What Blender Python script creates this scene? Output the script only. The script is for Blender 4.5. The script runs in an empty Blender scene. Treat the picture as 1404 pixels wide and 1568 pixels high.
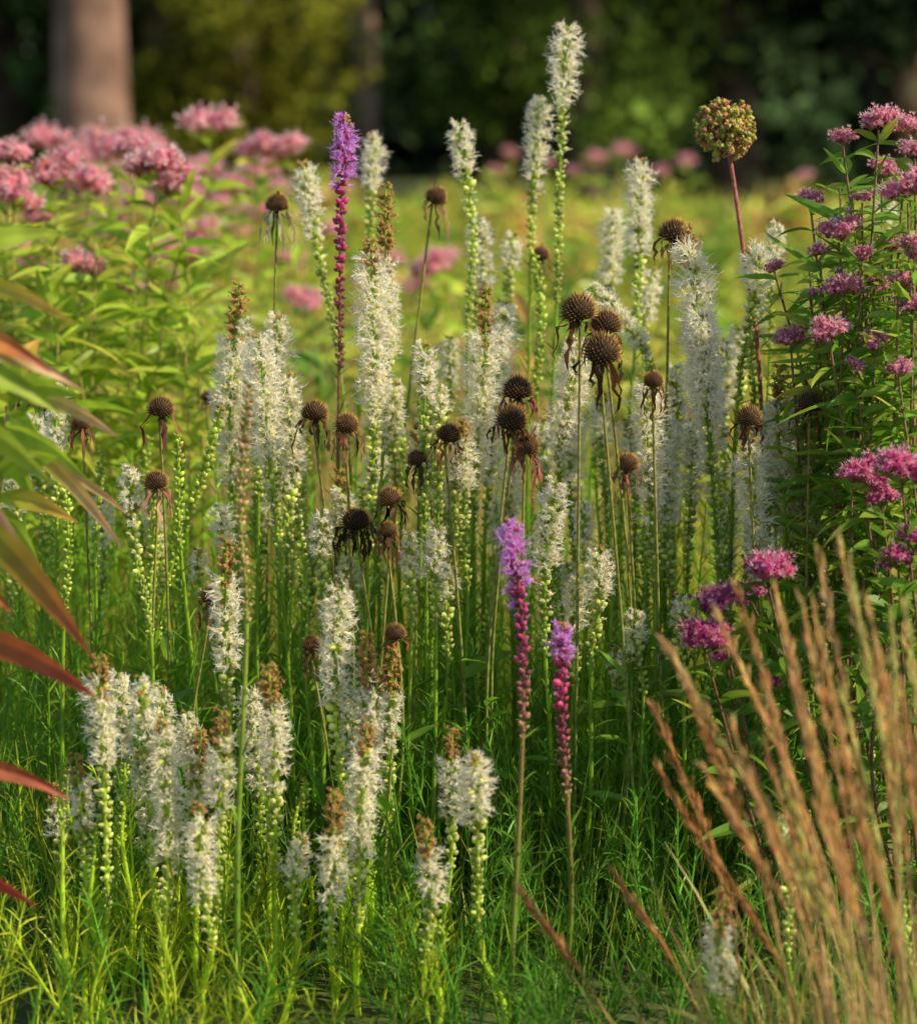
import bpy, math
import numpy as np
from mathutils import Vector
R=np.random.default_rng(7)
# ---------------------------------------------------------------- camera numbers
F=3396.0; H=1.25; TH=math.atan((784-205)/F)
fw=np.array([0,math.cos(TH),-math.sin(TH)]); upv=np.array([0,math.sin(TH),math.cos(TH)])
def px(x,y,d):
    v=fw+np.array([1,0,0])*((x-702)/F)+upv*((784-y)/F)
    return np.array([0,0,H])+v*(d/v[1])
def gx(x,d):
    return (x-702)/F*(d*math.cos(TH)+H*math.sin(TH))
def nrm(a): return a/np.maximum(np.linalg.norm(a,axis=-1,keepdims=True),1e-9)
def rdir(*s): return nrm(R.normal(size=tuple(s)+(3,)))
A=np.array
# ---------------------------------------------------------------- mesh builder
class B:
    def __init__(s): s.v=[];s.c=[];s.f={3:[],4:[]};s.m={3:[],4:[]};s.n=0
    def add(s,v,f,c,mat):
        v=np.asarray(v,float).reshape(-1,3); f=np.asarray(f).reshape(-1,np.shape(f)[-1])
        c=np.broadcast_to(c,v.shape) if np.ndim(c)==1 else np.asarray(c).reshape(-1,3)
        k=f.shape[1]; s.v.append(v); s.c.append(c); s.f[k].append(f+s.n); s.m[k].append(np.full(len(f),mat)); s.n+=len(v)
    def make(s,name,mats=None):
        V=np.concatenate(s.v);C=np.concatenate(s.c)
        me=bpy.data.meshes.new(name)
        loops=[];starts=[];mi=[];o=0
        for k in (3,4):
            if s.f[k]:
                f=np.concatenate(s.f[k]); loops.append(f.ravel()); starts.append(o+np.arange(len(f))*k); o+=f.size; mi.append(np.concatenate(s.m[k]))
        loops=np.concatenate(loops);starts=np.concatenate(starts);mi=np.concatenate(mi)
        me.vertices.add(len(V)); me.vertices.foreach_set("co",V.astype(np.float32).ravel())
        me.loops.add(len(loops)); me.loops.foreach_set("vertex_index",loops.astype(np.int32))
        me.polygons.add(len(starts)); me.polygons.foreach_set("loop_start",starts.astype(np.int32))
        me.polygons.foreach_set("material_index",mi.astype(np.int32))
        me.polygons.foreach_set("use_smooth",np.ones(len(starts),bool))
        me.update(calc_edges=True)
        at=me.color_attributes.new(name="Col",type='FLOAT_COLOR',domain='POINT')
        c4=np.ones((len(V),4),np.float32); c4[:,:3]=np.clip(C,0,1); at.data.foreach_set("color",c4.ravel())
        for m in (mats or MATS): me.materials.append(m)
        ob=bpy.data.objects.new(name,me); bpy.context.scene.collection.objects.link(ob); return ob
def cvary(c,n,a=.15):
    return np.clip(A(c)*(1+R.normal(size=(n,1))*a)*(1+R.normal(size=(n,3))*a*.3),0,1)
def ribbon(b,L,Rr,C,mat):
    N,K=L.shape[:2]
    v=np.stack([L,Rr],2); C=np.asarray(C)
    if C.ndim==2: C=np.repeat(C[:,None],K,1)
    c=np.repeat(C[:,:,None],2,2)
    i=(np.arange(N)[:,None]*K+np.arange(K-1)[None])*2
    f=np.stack([i,i+1,i+3,i+2],-1)
    b.add(v,f,c.reshape(-1,3),mat)
def strips(b,P,W,side,C,mat):
    if side.ndim==2: side=side[:,None]
    h=side*W[...,None]/2
    ribbon(b,P-h,P+h,C,mat)
def tubes(b,P,Rd,C,mat,sd=6):
    P=np.asarray(P,float)
    if P.ndim==2: P=P[None];Rd=np.asarray(Rd)[None];C=np.asarray(C)[None]
    N,K=P.shape[:2]; T=nrm(np.gradient(P,axis=1))
    ref=np.where(np.abs(T[...,1:2])<.8,A([0,1.,0]),A([1.,0,0]))
    u=nrm(np.cross(T,ref)); w=np.cross(T,u)
    a=np.arange(sd)*2*math.pi/sd
    v=P[:,:,None]+Rd[...,None,None]*(u[:,:,None]*np.cos(a)[:,None]+w[:,:,None]*np.sin(a)[:,None])
    C=np.asarray(C)
    if C.ndim==2: C=np.repeat(C[:,None],K,1)
    c=np.repeat(C[:,:,None],sd,2)
    i=(np.arange(N)[:,None,None]*K+np.arange(K-1)[None,:,None])*sd
    j=np.arange(sd)[None,None]; j2=(j+1)%sd
    f=np.stack([i+j,i+j2,i+sd+j2,i+sd+j],-1)
    b.add(v,f,c.reshape(-1,3),mat)
def frames(D):
    x=nrm(np.cross(D,rdir(len(D)))); y=np.cross(D,x)
    return np.stack([x,y,D],-1)
def inst(b,TV,TF,pos,D,S,C,mat):
    S=np.asarray(S,float)
    if S.ndim==1: S=np.repeat(S[:,None],3,1)
    M=frames(D)*S[:,None,:]
    v=pos[:,None]+np.einsum('nij,vj->nvi',M,TV)
    n,V=len(pos),len(TV)
    if C.ndim==2: C=np.repeat(C[:,None],V,1)
    f=TF[None]+np.arange(n)[:,None,None]*V
    b.add(v,f,C.reshape(-1,3),mat)
# templates
def lathe(prof,sd):
    V=[];Fc=[]
    for r,z in prof:
        for k in range(sd): V.append((r*math.cos(k*2*math.pi/sd),r*math.sin(k*2*math.pi/sd),z))
    for i in range(len(prof)-1):
        for k in range(sd): Fc.append((i*sd+k,i*sd+(k+1)%sd,(i+1)*sd+(k+1)%sd,(i+1)*sd+k))
    return A(V),A(Fc)
BUDV,BUDF=lathe([(.2,0),(.48,.2),(.5,.45),(.3,.8),(.03,1)],6)
BUDT=BUDV[:,2:3]
def star(n,up,w=.2,inner=.4):
    V=[];Fc=[]
    for k in range(n):
        a=k*2*math.pi/n; ca,sa=math.cos(a),math.sin(a)
        for r,s,z in ((0,0,0),(inner,-w,up*.35),(1,0,up),(inner,w,up*.35)): V.append((r*ca-s*sa,r*sa+s*ca,z))
        Fc.append((4*k,4*k+1,4*k+2,4*k+3))
    return A(V,float),A(Fc)
STV,STF=star(4,.45,.26)
RFV,RFF=star(5,-.6,.3,.5); CRV,CRF=star(5,.9,.18,.3); CRV[:,:2]*=.55
PYV=A([(.5,0,0),(0,.5,0),(-.5,0,0),(0,-.5,0),(0,0,1.)]);PYF=A([(0,1,4),(1,2,4),(2,3,4),(3,0,4)])
def cr(pts,n):
    p=np.asarray(pts,float); p=np.vstack([2*p[0]-p[1],p,2*p[-1]-p[-2]]); out=[]
    for i in range(1,len(p)-2):
        t=np.linspace(0,1,24,endpoint=(i==len(p)-3))[:,None]
        out.append(.5*(2*p[i]+(p[i+1]-p[i-1])*t+(2*p[i-1]-5*p[i]+4*p[i+1]-p[i+2])*t**2+(-p[i-1]+3*p[i]-3*p[i+1]+p[i+2])*t**3))
    q=np.vstack(out); s=np.r_[0,np.cumsum(np.linalg.norm(np.diff(q,axis=0),axis=1))]
    ss=np.linspace(0,s[-1],n)
    return np.stack([np.interp(ss,s,q[:,k]) for k in range(3)],1)
class Curve:
    def __init__(s,pts,n=70):
        s.P=cr(pts,n); s.s=np.r_[0,np.cumsum(np.linalg.norm(np.diff(s.P,axis=0),axis=1))]; s.T=nrm(np.gradient(s.P,axis=0)); s.L=s.s[-1]
    def at(s,x): return np.stack([np.interp(x,s.s,s.P[:,k]) for k in range(3)],-1)
    def tan(s,x): return nrm(np.stack([np.interp(x,s.s,s.T[:,k]) for k in range(3)],-1))
def around(T,phi):
    ref=A([0,1.,0]); u=nrm(np.cross(T,ref)); w=np.cross(T,u)
    return u*np.cos(phi)[:,None]+w*np.sin(phi)[:,None]
# ---------------------------------------------------------------- materials
def mat(name,trans,rough,spec,nscale,lo,hi):
    m=bpy.data.materials.new(name); m.use_nodes=True; nt=m.node_tree; nt.nodes.clear(); N=nt.nodes.new; L=nt.links.new
    at=N('ShaderNodeAttribute'); at.attribute_name="Col"
    tc=N('ShaderNodeTexCoord'); no=N('ShaderNodeTexNoise'); no.inputs['Scale'].default_value=nscale; no.inputs['Detail'].default_value=1
    L(tc.outputs['Object'],no.inputs['Vector'])
    mr=N('ShaderNodeMapRange'); mr.inputs[1].default_value=.3; mr.inputs[2].default_value=.7; mr.inputs[3].default_value=lo; mr.inputs[4].default_value=hi
    L(no.outputs['Fac'],mr.inputs[0])
    mx=N('ShaderNodeVectorMath'); mx.operation='SCALE'; L(at.outputs['Color'],mx.inputs[0]); L(mr.outputs[0],mx.inputs['Scale'])
    o=N('ShaderNodeOutputMaterial')
    if spec>0:
        p=N('ShaderNodeBsdfPrincipled'); p.inputs['Roughness'].default_value=rough; p.inputs['Specular IOR Level'].default_value=spec
        L(mx.outputs[0],p.inputs['Base Color'])
    else:
        p=N('ShaderNodeBsdfDiffuse'); L(mx.outputs[0],p.inputs['Color'])
    if trans>0:
        t=N('ShaderNodeBsdfTranslucent'); L(mx.outputs[0],t.inputs['Color'])
        ms=N('ShaderNodeMixShader'); ms.inputs[0].default_value=trans; L(p.outputs[0],ms.inputs[1]); L(t.outputs[0],ms.inputs[2]); L(ms.outputs[0],o.inputs[0])
    else: L(p.outputs[0],o.inputs[0])
    return m
MATS=[mat("leaf",.46,.42,.35,30,.8,1.25),mat("petal",.46,.7,0,60,.92,1.1),mat("dry_stem",0,.7,.2,120,.6,1.3)]
FAR=[mat("far_leaf",.45,.7,0,.6,.5,1.4),mat("bark",0,.9,0,2.5,.6,1.3)]
# ---------------------------------------------------------------- plant parts
def lin_leaves(b,pos,D,L,W,droop,C0,C1,K=5,mat=0):
    t=np.linspace(0,1,K)[None,:,None]; L=L[:,None,None]
    P=pos[:,None]+D[:,None]*L*t+A([0,0,-1.])*(droop[:,None,None]*L*t**2)
    side=nrm(np.cross(D,A([0,0,1.]))+.5*R.normal(size=D.shape))
    prof={5:A([.7,1,.9,.6,.08]),4:A([.8,1,.7,.06]),3:A([.8,1,.06])}[K]
    strips(b,P,W[:,None]*prof[None],side,C0[:,None]*(1-t)+C1[:,None]*t,mat)
def lance(b,pos,D,L,W,droop,C0,C1,mat=0,side=None):
    K=8; tt=np.linspace(0,1,K); t=tt[None,:,None]; Ls=L[:,None,None]
    P=pos[:,None]+D[:,None]*Ls*t+A([0,0,-1.])*(droop[:,None,None]*Ls*t**2)
    if side is None: side=nrm(np.cross(D,A([0,0,1.]))+.25*R.normal(size=D.shape))
    nn=nrm(np.cross(side,D))
    prof=np.sin(np.pi*np.clip(tt*.97+.03,0,1)**.75)**.9; prof[-1]=.02
    w=(W[:,None]*prof[None]/2)[...,None]
    wav=(.15*np.sin(tt*9)[None,:,None]+.4)
    C=C0[:,None]*(1-t)+C1[:,None]*t
    ribbon(b,P,P+side[:,None]*w+nn[:,None]*w*wav,C,mat); ribbon(b,P,P-side[:,None]*w+nn[:,None]*w*wav,C*.92,mat)
def leafy(b,cv,s0,s1,col,dens=.0075,lmax=.13,lmin=.03,wid=.0034,K=5,a0=22,a1=55):
    n=max(3,int((s1-s0)/dens)); s=np.linspace(s0+.01,s1,n)+R.normal(size=n)*.002; s=np.clip(s,0,cv.L)
    T=cv.tan(s); O=around(T,np.arange(n)*2.4+R.normal(size=n)*.3); f=(s-s0)/max(s1-s0,.01)
    a=np.radians(R.uniform(a0,a1,n)); D=nrm(O*np.sin(a)[:,None]+T*np.cos(a)[:,None])
    L=(lmax*(1-f)+lmin*f)*R.uniform(.7,1.15,n)
    C=cvary(col,n,.2); C1=C*A([1.25,1.1,.9])
    lin_leaves(b,cv.at(s),D,L,R.uniform(.8,1.2,n)*wid,R.uniform(.05,.4,n),C,C1,K)
def florets(b,base,D,Rr,ct,cp,cth,nf=7,spread=.58,thr=.5,psz=.0036,nth=3):
    N=len(base); M=N*nf
    bb=np.repeat(base,nf,0); dd=nrm(np.repeat(D,nf,0)+rdir(M)*spread); rr=np.repeat(Rr,nf)
    l1=rr*R.uniform(.25,.78,M); e=bb+dd*l1[:,None]
    cpv=cvary(cp,M,.06)
    strips(b,np.stack([bb,e],1),np.tile([.0016,.0026],(M,1)),nrm(np.cross(dd,rdir(M))),np.stack([cvary(ct,M,.1),cpv],1),1)
    inst(b,STV,STF,e,dd,psz*R.uniform(.7,1.2,M),cpv,1)
    for k in range(nth):
        l2=(rr*R.uniform(.4,1.1,M)*thr)[:,None]; q=rdir(M)
        d2=nrm(dd+q*.8); p1=e+d2*l2*.5; p3=p1+nrm(d2+rdir(M)*.9+A([0,0,.3]))*l2*.5
        strips(b,np.stack([e,p1,p3],1),np.tile([.0010,.0011,.0006],(M,1)),nrm(np.cross(d2,rdir(M))),cvary(cth,M,.08),1)
PAL={
 'white':dict(bud0=(.38,.52,.06),bud1=(.94,.93,.4),tube=(.88,.82,.46),pet=(1.,.93,.77),thr=(1.,.95,.83)),
 'purple':dict(bud0=(.38,.06,.14),bud1=(.72,.12,.34),tube=(.5,.12,.5),pet=(.76,.32,.82),thr=(.88,.52,.94)),
 'bud':dict(bud0=(.38,.54,.05),bud1=(.86,.92,.28),tube=(.5,.6,.3),pet=(.7,.7,.5),thr=(.8,.8,.7)),
 'pinkbud':dict(bud0=(.4,.38,.1),bud1=(.84,.52,.4),tube=(.5,.3,.3),pet=(.6,.3,.4),thr=(.6,.3,.5)),
}
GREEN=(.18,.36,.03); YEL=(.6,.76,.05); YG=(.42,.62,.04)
def spike(tip,end,d,w,brown=0.,white=.5,kind='white',g=None,col=GREEN,mids=(),grey=1.,budw=1.12):
    b=B(); p=PAL[kind]
    T=px(*tip,d); E=px(*end,d+R.normal()*.01); T[1]+=R.normal()*.03
    sl=(E[0]-T[0])/max(abs(E[2]-T[2]),.02)
    E[2]=max(E[2],.12)
    G=A([E[0]+np.clip(sl,-.3,.3)*E[2]*.5+R.normal()*.012 if g is None else gx(g,d),d+R.normal()*.05,0])
    M=[px(*m,d) for m in mids]
    if not M: M=[(E+T)/2+A([R.normal()*.006,0,0])]
    pts=[G,G*.5+E*.5+A([R.normal()*.01,0,0]),E]+M+[T]
    cv=Curve(pts)
    sE=cv.s[np.argmin(np.linalg.norm(cv.P-E,axis=1))]; L=cv.L-sE; Rm=w*1.0/2/F*d
    K=len(cv.P); f=np.linspace(0,1,K)
    cst=np.outer(1-f,A(col)*1.25)+np.outer(f,A(p['bud0'])*1.2)
    tubes(b,cv.P,.0044*(1-.65*f)+.0004,cst,0,6)
    n=int(L/.0036); u=(np.arange(n)+.5)/n; u=np.clip(u+R.normal(size=n)*.004,0.002,1)   # u=0 at tip
    s=cv.L-u*L; P=cv.at(s); TT=cv.tan(s); O=around(TT,np.arange(n)*2.39996+R.normal(size=n)*.25)
    if white<.8: white*=.93
    tw=u+R.normal(size=n)*.035
    isb=tw<brown; isw=(~isb)&(tw<white); isu=~(isb|isw)
    lump=1+.07*np.sin(s*R.uniform(150,230)+R.uniform(0,6))+R.normal(size=n)*.07
    taper=np.clip(.45+u*L/.035*.55,.45,1)*np.clip(1.1-.25*u/max(white,.05),.82,1.1)*lump
    ang=np.radians(np.where(isu,40,18)+R.normal(size=n)*9); D=nrm(O*np.cos(ang)[:,None]+TT*np.sin(ang)[:,None])
    fade=np.clip(1.05-(u-white)/(1-white+1e-3)*.4,.65,1)
    bl=np.where(isu,.0128*fade,.010)*R.uniform(.75,1.2,n)*np.clip(taper,.55,1.1)
    bl=bl*budw
    bw=bl*np.where(isu,R.uniform(.64,.84,n),.7)
    c0=np.where(isb[:,None],A([.24,.15,.05]),A(p['bud0'])); c1=np.where(isb[:,None],A([.6,.38,.13]),A(p['bud1']))
    if kind=='purple':
        g_=np.clip((u-.55)/.42,0,1)[:,None]; c1=c1*(1-g_)+A([.56,.32,.24])*g_; c0=c0*(1-g_)+A([.28,.28,.08])*g_
    vr=(1+R.normal(size=(n,1))*.18)
    C=(c0[:,None]*(1-BUDT[None])+c1[:,None]*BUDT[None])*vr[:,None]
    inst(b,BUDV,BUDF,P+O*.0028,D,np.stack([bw,bw,bl],1),np.clip(C,0,1),0)
    if isw.any():
        k=isw; sh=A([1,1,1.])*grey  # shade on the right-hand spikes, painted in as darker floret colour
        florets(b,(P+O*.003)[k],D[k],Rm*taper[k],A(p['tube'])*sh,A(p['pet'])*sh,A(p['thr'])*sh,nf=10)
    if isb.any():
        k=isb; florets(b,(P+O*.004)[k],nrm(D+TT*.6)[k],Rm*taper[k]*.75,(.5,.3,.1),(.66,.42,.16),(.72,.52,.24),nf=4,thr=.35,psz=.0042,nth=1)
    tr=isu&(u<white+.22)
    if tr.any() and kind in('white','purple'):
        florets(b,(P+O*.006)[tr],D[tr],Rm*.42*np.ones(tr.sum()),p['tube'],p['pet'],p['thr'],nf=1,spread=.2,thr=.5,psz=.0035,nth=1)
    lin_leaves(b,P,nrm(O+TT*.4),R.uniform(.006,.013,n),np.full(n,.0018),R.uniform(0,.3,n),cvary(A([.28,.42,.06]),n),cvary(A([.4,.48,.1]),n),3)
    front=tip[1]>880
    leafy(b,cv,.02,sE,col,dens=.0085,lmax=.1 if front else .115,a0=14 if front else 22,a1=42 if front else 55)
    nm={'white':'white_blazing_star','purple':'purple_blazing_star','bud':'budding_blazing_star','pinkbud':'budding_blazing_star'}[kind]
    b.make(nm)
S=spike
def W(*a,**k):
    """a spike and, usually, a shorter neighbour from the same clump"""
    S(*a,**k)
    if R.random()<.82 and a[0][1]>430:
        (x,y),(ex,ey),d,w=a[:4]; sx=R.choice([-1,1])*R.uniform(22,42); dy=R.uniform(10,110)
        if a[0][1]>900: dy*=.6
        S((x+sx,y+dy),(ex+sx*.8,ey+dy*.8),d+R.uniform(.03,.2),w*R.uniform(.75,.95),a[4] if R.random()<.4 else 0,a[5]*R.uniform(.75,1),col=k.get('col',GREEN),grey=k.get('grey',1.))
W((868,38),(852,470),3.9,60,0,.29)
W((825,152),(812,400),4.0,48,0,.5)
W((702,188),(716,520),3.9,48,0,.3)
W((573,205),(562,430),4.1,46,0,.42)
W((462,248),(520,560),3.85,50,0,.36,mids=((488,390),))
W((733,335),(726,530),4.0,50,0,.55)
W((787,358),(780,520),4.0,40,0,.38)
S((820,390),(822,610),3.8,24,0,0,'bud')
W((938,320),(925,500),4.1,50,0,.7)
W((985,245),(972,530),3.85,54,0,.55)
W((1000,410),(985,540),4.0,42,0,.7)
W((590,285),(592,600),3.6,54,.4,.85)
S((566,370),(565,850),3.5,66,.06,.58)
W((367,435),(366,850),3.55,60,.22,.78)
W((428,480),(424,800),3.6,52,0,.6)
W((398,515),(432,890),3.45,66,0,.52)
S((1060,350),(1100,880),3.45,66,.04,.8,mids=((1072,480),(1082,640)))
W((745,440),(722,790),3.55,64,.25,.84)
W((650,525),(652,830),3.4,48,0,.28)
W((607,580),(605,760),3.6,46,0,.6)
W((688,515),(685,660),3.9,38,0,.55)
S((903,440),(1000,600),3.6,44,0,.7,mids=((950,490),),g=960)
W((886,520),(852,830),3.5,68,0,.64)
W((985,570),(1002,900),3.4,60,.06,.68)
W((1035,560),(1030,760),3.65,44,0,.65)
S((1152,385),(1128,620),3.55,62,0,.34,mids=((1160,430),))
W((1185,340),(1178,540),3.8,42,0,.25)
W((1165,450),(1155,640),3.6,44,.0,.4)
W((1140,640),(1162,900),3.35,64,.15,.85)
W((1192,560),(1200,760),3.45,60,.3,.9,grey=.95)
W((1228,600),(1215,780),3.5,52,.1,.8)
W((1250,700),(1238,860),3.45,54,.1,.8,grey=.95)
W((850,730),(835,1000),3.3,56,0,.55)
W((895,770),(900,900),3.4,42,0,.6)
W((915,840),(905,1020),3.3,56,0,.5)
W((668,800),(668,960),3.35,48,0,.6)
W((627,815),(630,960),3.35,38,0,.5)
W((492,780),(492,940),3.4,40,0,.5)
W((338,770),(342,900),3.5,48,0,.5)
S((348,825),(352,1120),3.2,58,.22,.75)
W((198,715),(232,980),3.4,46,0,.35)
W((84,590),(88,800),3.5,46,0,.5)
W((455,690),(448,900),3.5,38,0,.3)
W((700,690),(716,900),3.5,42,0,.25)
W((975,940),(985,1060),3.3,46,0,.5)
W((1040,905),(1046,1060),3.3,36,0,.3)
S((1335,1050),(1338,1200),3.3,46,0,.5,grey=.9)
W((1300,600),(1290,760),3.7,48,0,.6)
S((1350,300),(1345,470),3.9,48,0,.5)
# front rows
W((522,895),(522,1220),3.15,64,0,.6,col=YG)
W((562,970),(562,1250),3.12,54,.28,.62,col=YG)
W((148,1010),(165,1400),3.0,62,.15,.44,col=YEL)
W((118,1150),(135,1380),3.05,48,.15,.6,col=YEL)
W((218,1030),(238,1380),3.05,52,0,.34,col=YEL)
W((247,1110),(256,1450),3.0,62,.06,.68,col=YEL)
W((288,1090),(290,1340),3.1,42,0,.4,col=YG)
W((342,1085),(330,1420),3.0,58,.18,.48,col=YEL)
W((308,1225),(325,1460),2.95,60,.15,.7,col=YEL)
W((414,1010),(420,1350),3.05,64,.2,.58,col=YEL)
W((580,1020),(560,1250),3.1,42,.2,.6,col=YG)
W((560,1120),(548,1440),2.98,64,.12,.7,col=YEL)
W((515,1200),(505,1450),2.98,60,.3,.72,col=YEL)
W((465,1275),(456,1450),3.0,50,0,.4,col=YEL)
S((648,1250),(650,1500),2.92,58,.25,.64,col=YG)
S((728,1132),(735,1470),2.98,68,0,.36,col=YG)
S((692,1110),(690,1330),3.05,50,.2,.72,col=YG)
S((1115,1355),(1112,1640),2.75,64,.42,.9)
S((1200,1255),(1206,1500),2.9,36,0,.2)
S((1388,1380),(1392,1580),2.9,30,0,0,'bud')
S((383,585),(378,960),3.0,24,0,0,'pinkbud',g=372,budw=.9)
S((342,620),(255,900),3.45,24,0,0,'bud',mids=((310,730),))
for i in range(26):
    x=R.uniform(60,740); y=R.uniform(1150,1400); S((x,y),(x+R.normal()*8,y+R.uniform(60,160)),R.uniform(2.92,3.2),22,0,0,'bud',col=YEL,budw=.75)
S((527,178),(520,560),3.6,52,0,.32,'purple')
S((783,805),(800,1130),3.0,60,0,.34,'purple',g=775,budw=1.2)
S((862,955),(868,1215),3.0,52,0,.24,'purple',g=865,budw=1.15)
S((1268,870),(1262,1000),3.2,20,0,0,'pinkbud')
for i in range(40):
    x=R.uniform(20,1250); y=R.uniform(600,900); S((x,y),(x+R.normal()*8,y+R.uniform(140,220)),R.uniform(3.4,3.8),24,0,0,'bud',budw=.95)
for x,y,h in [(395,560,.5),(440,600,.6),(520,720,.4),(575,690,.5),(735,600,.6),(710,640,.6),(870,620,.6),(920,600,.5),(960,640,.5),(1020,700,.6),(1060,640,.6),(1120,760,.6),(1190,660,.6),(1270,560,.5),(150,760,.4),(60,640,.4),(410,700,.5),(1170,780,.6),(1225,800,.6),(760,760,.4),(560,860,.3),(20,700,.4),(1110,520,.5),(830,640,.5),(780,700,.4),(350,560,.6),(640,640,.4)]:
    S((x,y),(x+R.normal()*8,y+R.uniform(190,260)),R.uniform(3.5,3.85),R.uniform(42,54),0 if R.random()<.6 else .12,h*.9)

# ---------------------------------------------------------------- coneflower seed heads
DOV,DOF=lathe([(.35,-.5),(.85,-.32),(1,.05),(.94,.45),(.7,.8),(.36,1.02),(.01,1.1)],14)
def cone(x,y,w,d,ex=None,ey=None,tilt=(0,0),pc=(.10,.045,.03),plen=1.5,npet=9,dark=1.):
    b=B(); c=px(x,y,d); r=w/2/F*d; ax=nrm(A([tilt[0]+R.normal()*.13,tilt[1]+R.normal()*.13-.12,1.]))
    G=A([gx(x+R.normal()*22 if ex is None else ex,d),d+R.normal()*.04,0])
    cv=Curve([G,G*.5+(c-ax*r*.3)*.5+A([R.normal()*.02,0,0]),c-ax*r*.9,c-ax*r*.3],40)
    f=np.linspace(0,1,40)
    tubes(b,cv.P,.0027-.0006*f,np.outer(1-f,[.16,.26,.04])+np.outer(f,[.3,.26,.07]),2,7)
    inst(b,DOV,DOF,c[None],ax[None],A([r*.84]),A([[.04,.02,.01]])*dark,2)
    n=210; i=np.arange(n)+.5; ph=np.arccos(1-i/n*1.35); th=i*2.39996
    q=np.stack([np.sin(ph)*np.cos(th),np.sin(ph)*np.sin(th),np.cos(ph)*1.1],1)
    M=frames(ax[None])[0]; q=q@M.T
    cc=A([.03,.015,.008])*dark; ct=A([.58,.32,.09])*dark
    C=cc*(1-PYV[None,:,2:3])+ct*PYV[None,:,2:3]; C=C*(1+R.normal(size=(n,1,1))*.3)
    inst(b,PYV,PYF,c+q*r*.78,nrm(q+ax*.35),np.stack([np.full(n,r*.075),np.full(n,r*.075),r*R.uniform(.3,.42,n)],1),np.clip(C,0,1),2)
    n=npet; a=np.arange(n)*2*math.pi/n+R.normal(size=n)*.25
    O=np.stack([np.cos(a),np.sin(a),0*a],1)@M.T
    K=7; t=np.linspace(0,1,K)[None,:,None]; LL=(r*plen*R.uniform(.6,1.4,n))[:,None,None]
    P=c-ax*r*.35+O[:,None]*r*(.8+.6*np.sin(t*2.2)*R.uniform(.2,1.3,n)[:,None,None])-A([0,0,1.])*LL*t**1.3+R.normal(size=(n,K,3))*r*.09
    ww=r*.32*(A([.6,1,.9,.8,.9,.6,.15])[None]*R.uniform(.6,1.3,(n,K)))
    s0=nrm(np.cross(O,A([0,0,1.])))[:,None]; sd=nrm(s0+R.normal(size=(n,K,3))*.45)
    strips(b,P,ww,sd,cvary(pc,n,.35),1)
    n=12; a=R.uniform(0,6.28,n); O=np.stack([np.cos(a),np.sin(a),0*a],1)
    lin_leaves(b,np.repeat((c-ax*r*.4)[None],n,0),nrm(O+A([0,0,-.5])),np.full(n,r*.9),np.full(n,r*.16),np.full(n,.3),cvary((.1,.13,.03),n),cvary((.1,.08,.03),n))
    n=6; s=R.uniform(.1,.5,n)*cv.L; T=cv.tan(s); O=around(T,R.uniform(0,6.3,n))
    lance(b,cv.at(s),nrm(O+T*.8),R.uniform(.07,.12,n),R.uniform(.015,.025,n),R.uniform(.1,.5,n),cvary(GREEN,n),cvary(GREEN,n))
    b.make("coneflower_seed_head")
BE=(.6,.46,.28); PK=(.34,.13,.1)
cone(425,315,38,3.7,tilt=(.05,0),pc=BE,plen=3.4,npet=12,ex=395)
cone(667,303,36,3.8,tilt=(.2,0),pc=(.55,.3,.15),plen=2.4,npet=10,ex=560)
cone(1031,360,50,3.6,tilt=(.2,0),pc=(.3,.16,.08),plen=1.6,ex=1020)
for a in [(886,478,58,3.3),(927,500,52,3.35),(793,600,50,3.35),(783,645,52,3.3),(806,685,42,3.33),(686,668,40,3.38),(640,705,36,3.42),(247,628,44,3.45),(482,635,44,3.4),(531,652,40,3.4),
 (597,765,40,3.32),(594,815,34,3.3),(325,915,42,3.3),(478,990,34,3.35),(605,972,36,3.25),(1000,585,34,3.3),(960,712,38,3.35),(125,652,34,3.5),(828,392,30,4.1),(318,610,24,4.),(1240,620,44,3.35)]:
    cone(*a,pc=PK if R.random()<.5 else (.15,.08,.045),plen=R.uniform(1.6,2.6),dark=R.uniform(.8,1.3))
cone(921,541,62,3.22,ex=985,plen=1.6)
cone(240,740,40,3.4,pc=(.55,.33,.22),plen=2.5)
cone(545,800,48,3.35,pc=(.06,.035,.02),plen=1.8,npet=22,dark=.5)
cone(30,565,66,3.2,plen=1.4,npet=14)
cone(1146,642,42,3.3,plen=1.4)

# ---------------------------------------------------------------- allium
b=B(); c=px(1109,198,3.6); r=43/F*3.6
cv=Curve([A([gx(1190,3.6),3.62,0]),px(1165,620,3.6),px(1138,388,3.6),px(1120,260,3.6),c],50)
tubes(b,cv.P,np.full(50,.0036),np.tile([.4,.14,.11],(50,1)),2,8)
n=260; i=np.arange(n)+.5; ph=np.arccos(1-2*i/n); th=i*2.39996
q=np.stack([np.sin(ph)*np.cos(th),np.sin(ph)*np.sin(th),np.cos(ph)],1)+R.normal(size=(n,3))*.22
rr=r*R.uniform(.58,1.06,(n,1)); e=c+nrm(q)*rr
strips(b,np.stack([np.repeat(c[None],n,0),e],1),np.full((n,2),.0012),nrm(np.cross(q,rdir(n))),cvary((.3,.2,.08),n),2)
cal=np.where(R.random((n,1))<.6,A([[.38,.40,.08]]),A([[.46,.24,.11]]))*R.uniform(.6,1.3,(n,1))
for k in range(3):
    inst(b,BUDV,BUDF,e+rdir(n)*.0016,nrm(nrm(q)+rdir(n)*.5),R.uniform(.005,.009,n),np.clip(cal,0,1),2)
inst(b,STV,STF,e+nrm(q)*.002,nrm(q),R.uniform(.006,.01,n),cvary((.6,.38,.14),n,.4),1)
b.make("allium_seed_head")

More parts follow.
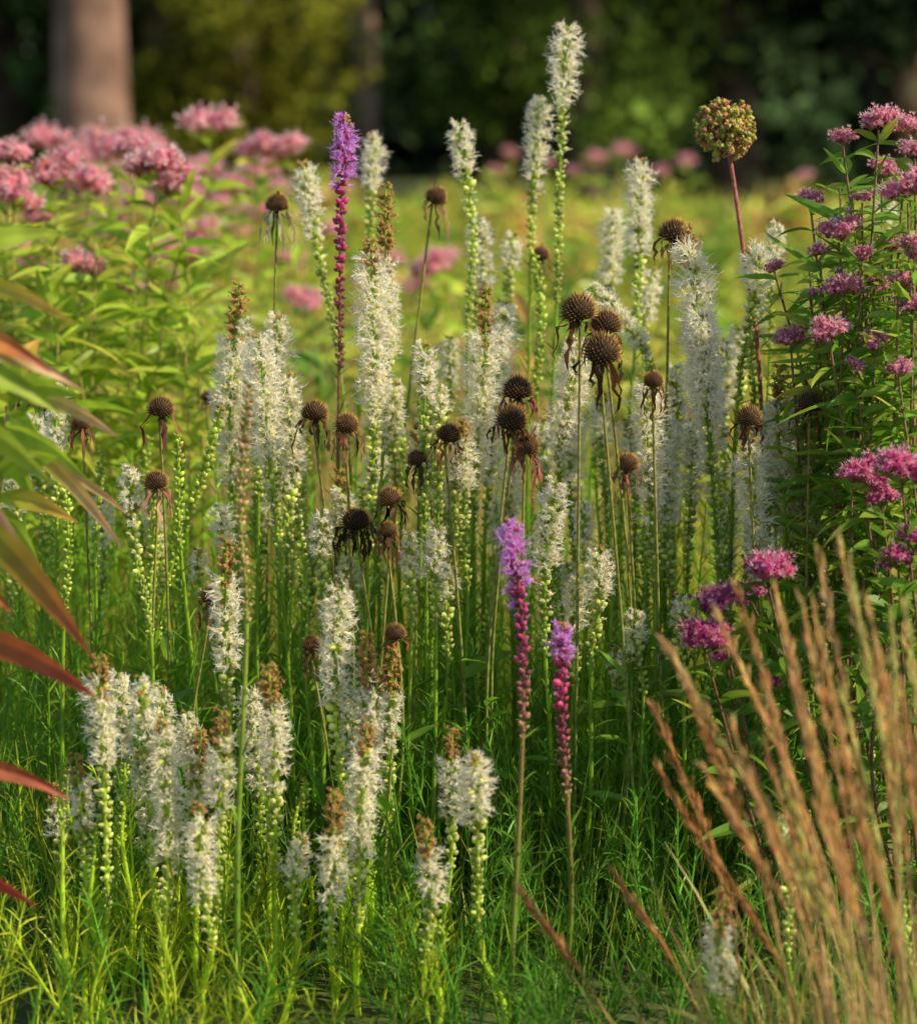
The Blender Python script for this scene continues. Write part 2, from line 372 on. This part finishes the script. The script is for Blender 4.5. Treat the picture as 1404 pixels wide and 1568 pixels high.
# ---------------------------------------------------------------- milkweed
def umbel1(b,c,r,deep,lite,n,k):
    i=np.arange(n)+.5; ph=np.arccos(1-i/n*1.25); th=i*2.39996
    q=nrm(np.stack([np.sin(ph)*np.cos(th),np.sin(ph)*np.sin(th),np.cos(ph)*.8],1)+R.normal(size=(n,3))*.18)
    o=c-A([0,0,r*.6]); e=c+q*r*R.uniform(.5,1.05,(n,1))
    strips(b,np.stack([np.repeat(o[None],n,0),e],1),np.full((n,2),.0012),nrm(np.cross(e-o,rdir(n))),cvary((.35,.2,.14),n),0)
    C=cvary(deep,n,.25); inst(b,RFV,RFF,e,q,k*R.uniform(.6,1.15,n),C,1)
    inst(b,CRV,CRF,e+q*k*.15,q,k*R.uniform(.7,1.15,n),cvary(lite,n,.15),1)
def umbel(b,c,r,deep,lite,n=46):
    k=max(r/.03*.0068,.0046)
    m=5 if r>.022 else 3
    for j in range(m):
        a=j*6.28/m+R.uniform(0,1.5); o=A([math.cos(a),math.sin(a),R.normal()*.35+.0])*r*R.uniform(.35,.6)
        umbel1(b,c+o,r*R.uniform(.46,.68),deep,lite,int(n*.45),k)
def stemplant(b,c,g,d,lc,lc2,stc,r,leafL=.11,leafW=.02,lo=.3,gap=.04,mids=None):
    G=A([g,d+R.normal()*.05,0]); pts=[G]+([G*.5+c*.5+A([R.normal()*.03,0,0])] if mids is None else mids)+[c-A([0,0,r*.5])]
    cv=Curve(pts,40); tubes(b,cv.P,np.linspace(.0035,.0018,40),np.tile(stc,(40,1)),2,6)
    n=int(cv.L*(1-lo)/gap); s=np.linspace(lo,.985,n)*cv.L; s=np.repeat(s,2); m=len(s)
    T=cv.tan(s); ph=np.repeat(np.arange(n)*1.57+R.uniform(0,3),2)+np.tile([0,math.pi],n)+R.normal(size=m)*.3
    O=around(T,ph); a=np.radians(R.uniform(5,50,m)); D=nrm(O*np.cos(a)[:,None]+T*np.sin(a)[:,None])
    mx=R.random((m,1))**2; C=cvary(lc,m,.15); C2=C*(1-mx)+cvary(lc2,m)*mx
    lance(b,cv.at(s),D,leafL*R.uniform(.6,1.2,m)*np.where(s>cv.L*.92,.6,1),leafW*R.uniform(.7,1.2,m),R.uniform(.0,.6,m),C,C2,side=nrm(np.cross(D,A([0,0,1.]))+.5*R.normal(size=D.shape)))
DP=(.74,.24,.36); LP=(.95,.64,.68)
b=B()
RG=(.2,.4,.04); RG2=(.66,.58,.08)
for (x,y,r,d) in [(1290,210,24,3.45),(1345,182,32,3.4),(1387,195,30,3.45),(1240,300,22,3.5),(1390,290,42,3.3),(1284,355,32,3.4),(1292,437,34,3.35),(1210,512,26,3.4),(1270,505,34,3.3),(1365,372,28,3.45),(1398,465,30,3.3),(1350,255,26,3.55),(1338,430,24,3.4),(1185,405,18,3.5),(1320,300,20,3.4),(1255,385,20,3.4),(1340,520,24,3.3),(1400,380,26,3.3),(1375,560,24,3.25),(1400,230,24,3.35),(1320,390,20,3.35),(1375,430,22,3.3),(1240,450,16,3.4),(1310,560,18,3.3)]:
    c=px(x,y,d); umbel(b,c,r/F*d,DP,LP,int(34+r*.7)); stemplant(b,c,gx(1330+R.uniform(-30,90),d),d,RG,RG2,(.26,.15,.08),r/F*d,leafL=.105,leafW=.017,lo=.45,gap=.026)
for i in range(14):
    x=R.uniform(1180,1430); y=R.uniform(220,560); d=R.uniform(3.45,3.7); c=px(x,y,d); stemplant(b,c,gx(x+R.uniform(-20,80),d),d,RG,RG2,(.26,.15,.08),.01,leafL=.11,leafW=.018,lo=.5,gap=.028)
b.make("pink_swamp_milkweed")
b=B()
for (x,y,r,d) in [(1322,728,38,3.2),(1380,712,44,3.1),(1350,760,30,3.2),(1375,850,30,3.1),(1402,820,30,3.1),(1175,870,46,3.1),(1098,915,40,3.15),(1078,972,44,3.1),(1110,1005,26,3.2),(1175,1045,22,3.3),(1148,905,26,3.2)]:
    c=px(x,y,d); umbel(b,c,r/F*d,(.58,.1,.28),(.84,.46,.56),int(40+r*.7)); stemplant(b,c,gx(min(x+120,1420)+R.uniform(-30,60),d),d,(.14,.3,.03),(.44,.42,.05),(.2,.1,.06),r/F*d,leafL=.11,leafW=.02,lo=.2,gap=.034)
for i in range(18):
    x=R.uniform(1220,1440); y=R.uniform(520,900); d=R.uniform(3.25,3.7); c=px(x,y,d); stemplant(b,c,gx(x+R.uniform(-20,60),d),d,(.16,.34,.03),(.54,.46,.05),(.2,.12,.06),.01,leafL=.11,leafW=.019,lo=.2,gap=.036)
b.make("pink_swamp_milkweed")
b=B()
LPk=(.98,.66,.68);DPk=(.84,.34,.42); LG=(.4,.58,.05); LG2=(.8,.68,.12); LS=(.4,.34,.1)
for (x,y,r,d) in [(240,245,50,4.3),(275,278,38,4.3),(85,262,38,4.5),(15,235,34,4.5),(20,288,44,4.4),(135,278,40,4.7),(128,408,38,4.3),(60,330,26,4.6),(195,440,24,4.5),(205,225,28,4.5)]:
    c=px(x,y,d); umbel(b,c,r/F*d,DPk,LPk,70); stemplant(b,c,gx(x+R.uniform(-40,20),d),d,LG,LG2,LS,r/F*d,leafL=.17,leafW=.028,lo=.4)
for i in range(26):
    x=R.uniform(-80,330); y=R.uniform(330,560); d=R.uniform(4.1,4.8); c=px(x,y,d); stemplant(b,c,gx(x+R.uniform(-40,20),d),d,LG,LG2,LS,.01,leafL=.17,leafW=.028,lo=.4)
b.make("pink_swamp_milkweed")
b=B()
for (x,y,r,d) in [(320,190,44,5.4),(75,212,38,6),(180,225,50,5.6),(395,225,36,6),(445,228,36,6),(315,260,38,6),(365,285,34,6.4),(310,357,38,5.6),(272,395,44,5.4),(330,310,34,6.4),(465,460,36,5.6),(655,405,38,5.8),(395,325,36,6.8),(215,310,34,6),(170,350,34,6),(640,430,28,6.6),(20,380,38,5.6),(400,262,34,7),(110,240,38,6.5),(225,220,38,6.5),(350,345,34,6.6),(290,300,34,7),(420,290,30,7.4),(250,430,32,5.7),(60,400,32,6),(150,215,34,7),(500,350,24,7.6),(600,395,26,6.8),(440,400,28,7),(680,395,28,6.4)]:
    c=px(x,y,d); umbel(b,c,r/F*d,DPk,LPk,40); stemplant(b,c,gx(x+R.uniform(-40,40),d),d,LG,LG2,LS,r/F*d,leafL=.17,leafW=.035,lo=.35,gap=.05)
b.make("pink_swamp_milkweed")
b=B()
for (x,y,r,d) in [(915,240,18,12),(955,230,20,12),(1050,248,18,13),(880,262,16,12),(780,235,16,15),(1010,262,14,13),(980,275,16,11),(760,262,14,13),(840,250,14,12),(1230,270,16,12)]:
    c=px(x,y,d); umbel(b,c,r/F*d,DPk,LPk,30); stemplant(b,c,gx(x+R.uniform(-20,20),d),d,LG,LG2,LS,r/F*d,leafL=.2,leafW=.05,lo=.35,gap=.08)
b.make("pink_swamp_milkweed")
b=B()
for i in range(130):
    d=R.uniform(5,20); x=R.uniform(-.24,.26)*d; top=R.uniform(.5,.9) if x/d<.02 else R.uniform(.45,.85)
    lc=[(.36,.56,.06),(.56,.58,.1),(.2,.4,.05),(.64,.4,.14),(.14,.32,.04)][R.integers(0,5)]
    for k in range(3):
        xx=x+R.normal()*.14; c=A([xx,d+R.normal()*.1,top*R.uniform(.8,1.05)])
        stemplant(b,c,xx+R.normal()*.05,d,lc,LG2,LS,.01,leafL=.13+.012*d,leafW=.02+.004*d,lo=.2,gap=.06)
b.make("meadow_perennials")
b=B()
VW=nrm(A([0,-1.,.25]))
def nearleaf(cv,yb,tip,d,wpx,c0,c1,lift=.02):
    zt=px(0,yb,d)[2]; k=np.argmin(np.abs(cv.P[:,2]-zt)); base=cv.P[k]; tp=px(*tip,d+R.normal()*.05)
    v=tp-base; L=np.linalg.norm(v); dr=lift/L+.25
    D=(v+A([0,0,1])*dr*L)/L
    sd=nrm(np.cross(nrm(D),VW)+A([0,1,0])*R.uniform(.2,.7))
    lance(b,base[None],D[None],A([L]),A([wpx*1.35/F*d]),A([dr]),A([c0]),A([c1]),side=sd[None])
d=2.6; cvn=Curve([A([gx(-60,d),d,0]),px(-90,1000,d),px(-80,380,d)],60)
tubes(b,cvn.P,np.linspace(.005,.003,60),np.tile([.2,.16,.05],(60,1)),2,8)
g1=(.38,.54,.04);og=(.84,.44,.1);rd=(.5,.08,.05);pk=(.82,.4,.26)
for yb,tip,w,c0,c1 in [(430,(120,500),22,g1,og),(410,(100,360),30,g1,(.4,.5,.06)),(500,(80,572),30,og,rd),(520,(130,600),26,g1,pk),(760,(142,1004),46,g1,rd),(960,(155,1072),38,(.4,.16,.04),rd),(1170,(112,1226),26,(.4,.16,.05),rd),(1340,(60,1390),30,rd,rd),(700,(30,830),26,pk,pk),(620,(85,745),42,g1,(.4,.5,.06)),(880,(20,940),30,g1,rd),(560,(100,640),30,g1,(.4,.5,.06)),(680,(60,700),34,g1,g1)]:
    nearleaf(cvn,yb,tip,d,w,c0,c1)
for k in range(26):
    yb=R.uniform(420,1500); nearleaf(cvn,yb,(-60-R.uniform(60,260),yb+R.uniform(-60,120)),d,30,g1,og)
d=2.85; cv2=Curve([A([gx(-20,d),d,0]),px(-20,1000,d),px(15,600,d)],60)
tubes(b,cv2.P,np.linspace(.004,.0025,60),np.tile([.3,.3,.07],(60,1)),2,8)
gg=(.42,.58,.06)
for yb,tip,w,c0,c1 in [(600,(185,672),22,g1,pk),(620,(110,560),24,g1,gg),(650,(190,842),24,g1,pk),(640,(70,690),38,g1,gg),(700,(200,790),20,g1,pk),(730,(90,700),34,g1,gg),(760,(120,800),26,g1,og),(600,(60,520),26,g1,og),(820,(70,880),24,g1,og),(690,(60,780),30,g1,g1),(610,(-60,640),30,g1,og),(605,(130,610),26,g1,gg),(660,(140,740),26,g1,gg),(780,(60,860),28,g1,gg),(620,(20,540),26,g1,gg)]:
    nearleaf(cv2,yb,tip,d,w,c0,c1)
b.make("red_tinged_milkweed")

# ---------------------------------------------------------------- feather reed grass
b=B()
def plume(tip,basex,d,pl,wpx,col,mid=None):
    T=px(*tip,d); G=A([gx(basex,d),d+R.normal()*.05,0]); m=G*.45+T*.55; m[0]+=(G[0]-T[0])*.16+R.normal()*.008
    cv=Curve([G,m,T],60); tubes(b,cv.P,np.linspace(.0022,.0006,60),np.tile(A(col)*.8,(60,1)),2,5)
    n=190; u=np.sort(R.random(n)); s=cv.L*(1-pl*u); P0=cv.at(s); TT=cv.tan(s); O=around(TT,R.uniform(0,6.3,n))
    wr=(wpx/2/F*d)*np.sin(np.pi*np.clip(u*.9+.1,0,1))**.6*(1+.45*np.sin(u*45))
    P1=P0+TT*R.uniform(.008,.02,n)[:,None]+O*(wr*R.uniform(.3,1.1,n))[:,None]; P2=P1+TT*R.uniform(.006,.012,n)[:,None]+O*(wr*.2)[:,None]
    strips(b,np.stack([P0,P1,P2],1),np.tile([.0007,.0024,.0005],(n,1)),nrm(np.cross(TT,rdir(n))),cvary(col,n,.35),1)
TN=(.8,.5,.22);TD=(.58,.32,.13);TG=(.66,.6,.22)
for (x,y,bx,d,c_) in [(1020,990,1330,2.45,TN),(1003,1090,1160,2.6,TD),(1035,1010,1240,2.5,TN),(1100,945,1330,2.5,TN),(1130,905,1290,2.6,TD),(1185,900,1340,2.5,TN),(1228,930,1370,2.4,TN),(1245,935,1385,2.4,TN),(1255,860,1350,2.5,TN),(1285,835,1400,2.5,TN),(1300,870,1370,2.4,TG),(1330,930,1420,2.4,TN),(1385,925,1430,2.5,TG),(1365,950,1400,2.45,TG),(1345,1000,1420,2.3,TN),(1200,960,1330,2.4,TN),(1215,1050,1350,2.35,TN),(1160,1000,1300,2.45,TN),(1180,1090,1340,2.3,TN),(1060,1080,1250,2.5,TD),(1010,1180,1180,2.6,TD),(1080,1180,1300,2.4,TN),(1120,1110,1330,2.35,TN),(1150,1200,1330,2.3,TN),(1240,1120,1390,2.3,TN),(1280,1080,1400,2.3,TN),(1300,1180,1420,2.2,TD),(1400,1150,1460,2.2,TD),(1250,1240,1400,2.25,TN),(1100,1320,1260,2.5,TD),(800,1370,1000,2.6,TD),(945,1345,1130,2.6,TD),(1205,1290,1370,2.3,TG),(1380,1050,1440,2.3,TN),(1320,1250,1420,2.25,TG)]:
    plume((x,y),bx,d+.1,R.uniform(.36,.5),R.uniform(12,18),c_)
for i in range(10):
    x=R.uniform(1150,1500); plume((x,R.uniform(950,1300)),x+R.uniform(40,140),R.uniform(2.4,2.7),.4,14,TN if R.random()<.6 else TG)
n=300; d=R.uniform(2.35,2.75,n); G=np.stack([R.normal(size=n)*.11+.5,d,0*d],1)
D=nrm(np.stack([R.normal(size=n)*.28-.12,R.normal(size=n)*.2,np.ones(n)],1))
lin_leaves(b,G,D,R.uniform(.2,.48,n),R.uniform(.003,.005,n),R.uniform(.05,.5,n),cvary((.2,.3,.04),n,.3),cvary((.6,.44,.16),n,.3))
b.make("feather_reed_grass")

# ---------------------------------------------------------------- blazing star foliage mass
b=B()
for i in range(720):
    d=R.uniform(2.6,4.25); x=R.uniform(-.27*d,.27*d)
    h=np.clip(.17+(d-2.85)*.44,.13,.62)*R.uniform(.7,1.15)
    xp=x/d
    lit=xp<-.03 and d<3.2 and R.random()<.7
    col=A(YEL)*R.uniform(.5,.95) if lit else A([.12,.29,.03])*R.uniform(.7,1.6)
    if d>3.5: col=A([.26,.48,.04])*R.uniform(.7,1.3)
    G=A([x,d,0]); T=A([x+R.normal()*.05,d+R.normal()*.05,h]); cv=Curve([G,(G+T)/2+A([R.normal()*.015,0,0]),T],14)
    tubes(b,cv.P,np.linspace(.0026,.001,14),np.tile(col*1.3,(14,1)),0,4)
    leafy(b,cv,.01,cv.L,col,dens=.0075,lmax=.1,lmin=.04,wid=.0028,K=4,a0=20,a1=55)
b.make("blazing_star_foliage")
b=B()
n=2000; d=R.uniform(3.0,4.5,n); x=R.uniform(-.27,.27,n)*d
D=nrm(np.stack([R.normal(size=n)*.2,R.normal(size=n)*.2,np.ones(n)],1))
lin_leaves(b,np.stack([x,d,0*d],1),D,np.clip(.2+(d-2.8)*.38,.15,.75)*R.uniform(.6,1.1,n),R.uniform(.002,.0032,n),R.uniform(0,.3,n),cvary((.2,.35,.04),n,.3),cvary((.54,.6,.08),n,.35))
b.make("grass")

# ---------------------------------------------------------------- meadow behind
b=B()
def blades(n,d0,d1,hf,wf,pal,xf=.3):
    d=np.exp(R.uniform(math.log(d0),math.log(d1),n)); x=R.uniform(-xf,xf,n)*d
    D=nrm(np.stack([R.normal(size=n)*.35,R.normal(size=n)*.35,np.ones(n)],1))
    pi=R.integers(0,len(pal),n); ph=np.sin(x*1.3+d*.7)+np.sin(x*.5-d*.9+1)+np.sin(x*3.1+d*2.3); c=A(pal)[pi]*(1+.28*ph[:,None])
    c=c*(1+R.normal(size=(n,1))*.25)
    lin_leaves(b,np.stack([x,d,0*d],1),D,hf(x,d)*R.uniform(.4,1.05,n)*(1+.12*ph),wf*d*R.uniform(.6,1.4,n),R.uniform(.1,.6,n),np.clip(c*.8,0,1),np.clip(c*1.15,0,1),4)
mp=[(.58,.62,.08),(.66,.66,.1),(.42,.55,.07),(.8,.58,.2),(.7,.72,.15)]
blades(17000,4.4,8,lambda x,d:.6+.12*np.sin(x*2)-.12*(x>.1),.0014,mp)
blades(11000,8,16,lambda x,d:.62+.14*np.sin(x*1.7+d),.0024,mp)
blades(9000,16,33,lambda x,d:.66+.2*np.sin(x*.7+d*.5),.003,mp)
n=900; d=R.uniform(4.3,6.5,n); x=R.uniform(-.2,.08,n)*d
lin_leaves(b,np.stack([x,d,0*d],1),nrm(np.stack([R.normal(size=n)*.12,R.normal(size=n)*.1,np.ones(n)],1)),R.uniform(.55,.95,n),np.full(n,.005),R.uniform(0,.1,n),cvary((.6,.45,.2),n,.2),cvary((.8,.6,.3),n,.2))
b.make("meadow_grass",FAR[:1]+[MATS[1],MATS[2]])

# ---------------------------------------------------------------- trees
LQV=A([(0,-.5,0),(.35,0,.05),(0,.6,0),(-.35,0,.05)]);LQF=A([(0,1,2,3)])
def tree(x,y,h,tr,cr_,cb,nl,col,ls,bark=(.14,.095,.07),name="tree",nclump=60,flat=.7):
    b=B(); base=A([x,y,0.])
    cv=Curve([base,base+A([.1*tr,0,h*.4]),base+A([R.normal()*.3,R.normal()*.3,h*.92])],24)
    rad=tr*np.linspace(1,.15,24); rad[0]*=1.35; rad[1]*=1.08
    tubes(b,cv.P,rad,np.tile(bark,(24,1)),1,18)
    nb=16; ends=[]
    for k in range(nb):
        s=cv.L*R.uniform(max(.12,cb/h*.9),.9); p=cv.at(A([s]))[0]; a=R.uniform(0,6.28); l=cr_*R.uniform(.6,1)
        q=p+A([math.cos(a)*l,math.sin(a)*l,R.uniform(-.15,.35)*l]); q[2]=max(q[2],cb); c2=Curve([p,(p+q)/2+A([0,0,.15*l]),q],10)
        tubes(b,c2.P,tr*np.linspace(.28,.04,10),np.tile(bark,(10,1)),1,6); ends+=[c2.P[5],c2.P[8],c2.P[9]]
    ends=A(ends); m=nclump
    a=R.uniform(0,6.28,m); zz=R.uniform(0,1,m)**1.6; rr=cr_*np.sqrt(np.clip(1-(zz*1.0)**2,.05,1))*R.uniform(.35,1,m)
    cl=np.vstack([ends,np.stack([x+np.cos(a)*rr,y+np.sin(a)*rr,cb+zz*(h-cb)],1)])
    ci=R.integers(0,len(cl),nl); sz=R.uniform(.22,.5,len(cl))[ci][:,None]
    P=cl[ci]+R.normal(size=(nl,3))*sz*A([1,1,flat]); P[:,2]=np.maximum(P[:,2],.1)
    br=np.exp(R.normal(size=len(cl))*.65)[ci][:,None]
    inst(b,LQV,LQF,P,rdir(nl),ls*R.uniform(.6,1.4,nl),np.clip(A(col)*br*(1+R.normal(size=(nl,1))*.25),0,1),0)
    b.make(name,FAR)
def tx(p,d): return (p-702)/F*d
tree(tx(148,30),30,17,.55,6,6.5,5000,(.08,.14,.03),.34,bark=(.25,.155,.12),name="oak_tree")
tree(tx(375,34),34,11,.25,1.5,.9,7000,(.22,.23,.03),.18,name="deciduous_tree")
tree(tx(770,37),37,12,.3,1.5,1.5,6000,(.09,.14,.03),.2,name="deciduous_tree")
tree(tx(890,35),35,12,.3,1.9,1.3,7000,(.11,.17,.03),.2,name="deciduous_tree")
tree(tx(560,46),46,14,.28,4,4.6,5000,(.07,.1,.02),.3,bark=(.4,.27,.22),name="deciduous_tree")
tree(tx(262,40),40,14,.5,2.2,1.6,6000,(.035,.05,.014),.3,name="deciduous_tree")
tree(tx(20,42),42,14,.4,3.6,.6,8000,(.06,.11,.03),.3,name="deciduous_tree")
tree(tx(1120,42),42,15,.5,3.8,.4,8000,(.028,.048,.02),.3,name="deciduous_tree")
tree(tx(1370,44),44,15,.5,4.6,.3,8000,(.028,.046,.02),.3,name="deciduous_tree")
b=B(); nl=36000; cx=R.uniform(-30,30,440); cy=R.uniform(60,85,440); cz=R.uniform(0,11,440)
ci=R.integers(0,len(cx),nl)
P=np.stack([cx,cy,cz],1)[ci]+R.normal(size=(nl,3))*A([1.5,1.5,1.1]); P[:,2]=np.abs(P[:,2])
br=np.exp(R.normal(size=len(cx))*.5)[ci][:,None]
inst(b,LQV*1.15,LQF,P,rdir(nl),R.uniform(.5,1.0,nl),np.clip(cvary((.045,.07,.035),nl,.35)*br,0,1),0)
tx_=R.uniform(-32,32,40)
for k in range(40):
    y=R.uniform(62,82); q=np.linspace(0,12,5)
    tubes(b,np.stack([np.full(5,tx_[k]),np.full(5,y),q],1),np.linspace(.35,.15,5),np.tile([.09,.07,.06],(5,1)),1,7)
b.make("distant_woodland",FAR)

# ---------------------------------------------------------------- ground
gm=bpy.data.materials.new("ground_soil_and_grass"); gm.use_nodes=True; nt=gm.node_tree; p=nt.nodes["Principled BSDF"]; p.inputs['Roughness'].default_value=.95
tc=nt.nodes.new('ShaderNodeTexCoord'); n1=nt.nodes.new('ShaderNodeTexNoise'); n1.inputs['Scale'].default_value=.6; n1.inputs['Detail'].default_value=8
r1=nt.nodes.new('ShaderNodeValToRGB'); e=r1.color_ramp.elements; e[0].position=.35; e[0].color=(.04,.05,.02,1); e[1].position=.65; e[1].color=(.1,.14,.03,1)
nt.links.new(tc.outputs['Object'],n1.inputs['Vector']); nt.links.new(n1.outputs['Fac'],r1.inputs['Fac']); nt.links.new(r1.outputs['Color'],p.inputs['Base Color'])
xs=np.linspace(-400,400,81); ys=np.linspace(-100,700,81); X,Y=np.meshgrid(xs,ys); Z=np.zeros_like(X)
me=bpy.data.meshes.new("ground"); V=np.stack([X,Y,Z],-1).reshape(-1,3)
fc=[(j*81+i,j*81+i+1,(j+1)*81+i+1,(j+1)*81+i) for j in range(80) for i in range(80)]
me.from_pydata(V.tolist(),[],fc); me.materials.append(gm); bpy.context.scene.collection.objects.link(bpy.data.objects.new("ground",me))

# ---------------------------------------------------------------- light, sky, camera
sc=bpy.context.scene
EL=math.radians(40); AZ=math.radians(110)   # azimuth clockwise from +Y: sun at the right
Sd=Vector((math.sin(AZ)*math.cos(EL),math.cos(AZ)*math.cos(EL),math.sin(EL)))
w=bpy.data.worlds.new("World"); sc.world=w; w.use_nodes=True; nt=w.node_tree
sk=nt.nodes.new('ShaderNodeTexSky'); sk.sky_type='NISHITA'; sk.sun_disc=False; sk.sun_elevation=EL; sk.sun_rotation=AZ
bg=nt.nodes['Background']; bg.inputs['Strength'].default_value=.14; nt.links.new(sk.outputs[0],bg.inputs['Color'])
sl=bpy.data.lights.new("sun",'SUN'); sl.energy=5; sl.angle=math.radians(.5); sl.color=(1,.85,.58)
so=bpy.data.objects.new("sun",sl); so.rotation_euler=(-Sd).to_track_quat('-Z','Y').to_euler(); so.location=Sd*50; sc.collection.objects.link(so)
cam=bpy.data.cameras.new("camera"); co=bpy.data.objects.new("camera",cam); sc.collection.objects.link(co)
co.location=(0,0,H); co.rotation_euler=(math.radians(90)-TH,0,0)
cam.sensor_fit='VERTICAL'; cam.sensor_height=24; cam.lens=12/(784/F); cam.clip_end=2000; cam.clip_start=.05
cam.dof.use_dof=True; cam.dof.focus_distance=3.38; cam.dof.aperture_fstop=cam.lens/1000/.031
sc.camera=co
sc.view_settings.view_transform='Standard'; sc.view_settings.look='None'; sc.view_settings.exposure=0
print("faces",sum(len(o.data.polygons) for o in sc.objects if o.type=='MESH'))
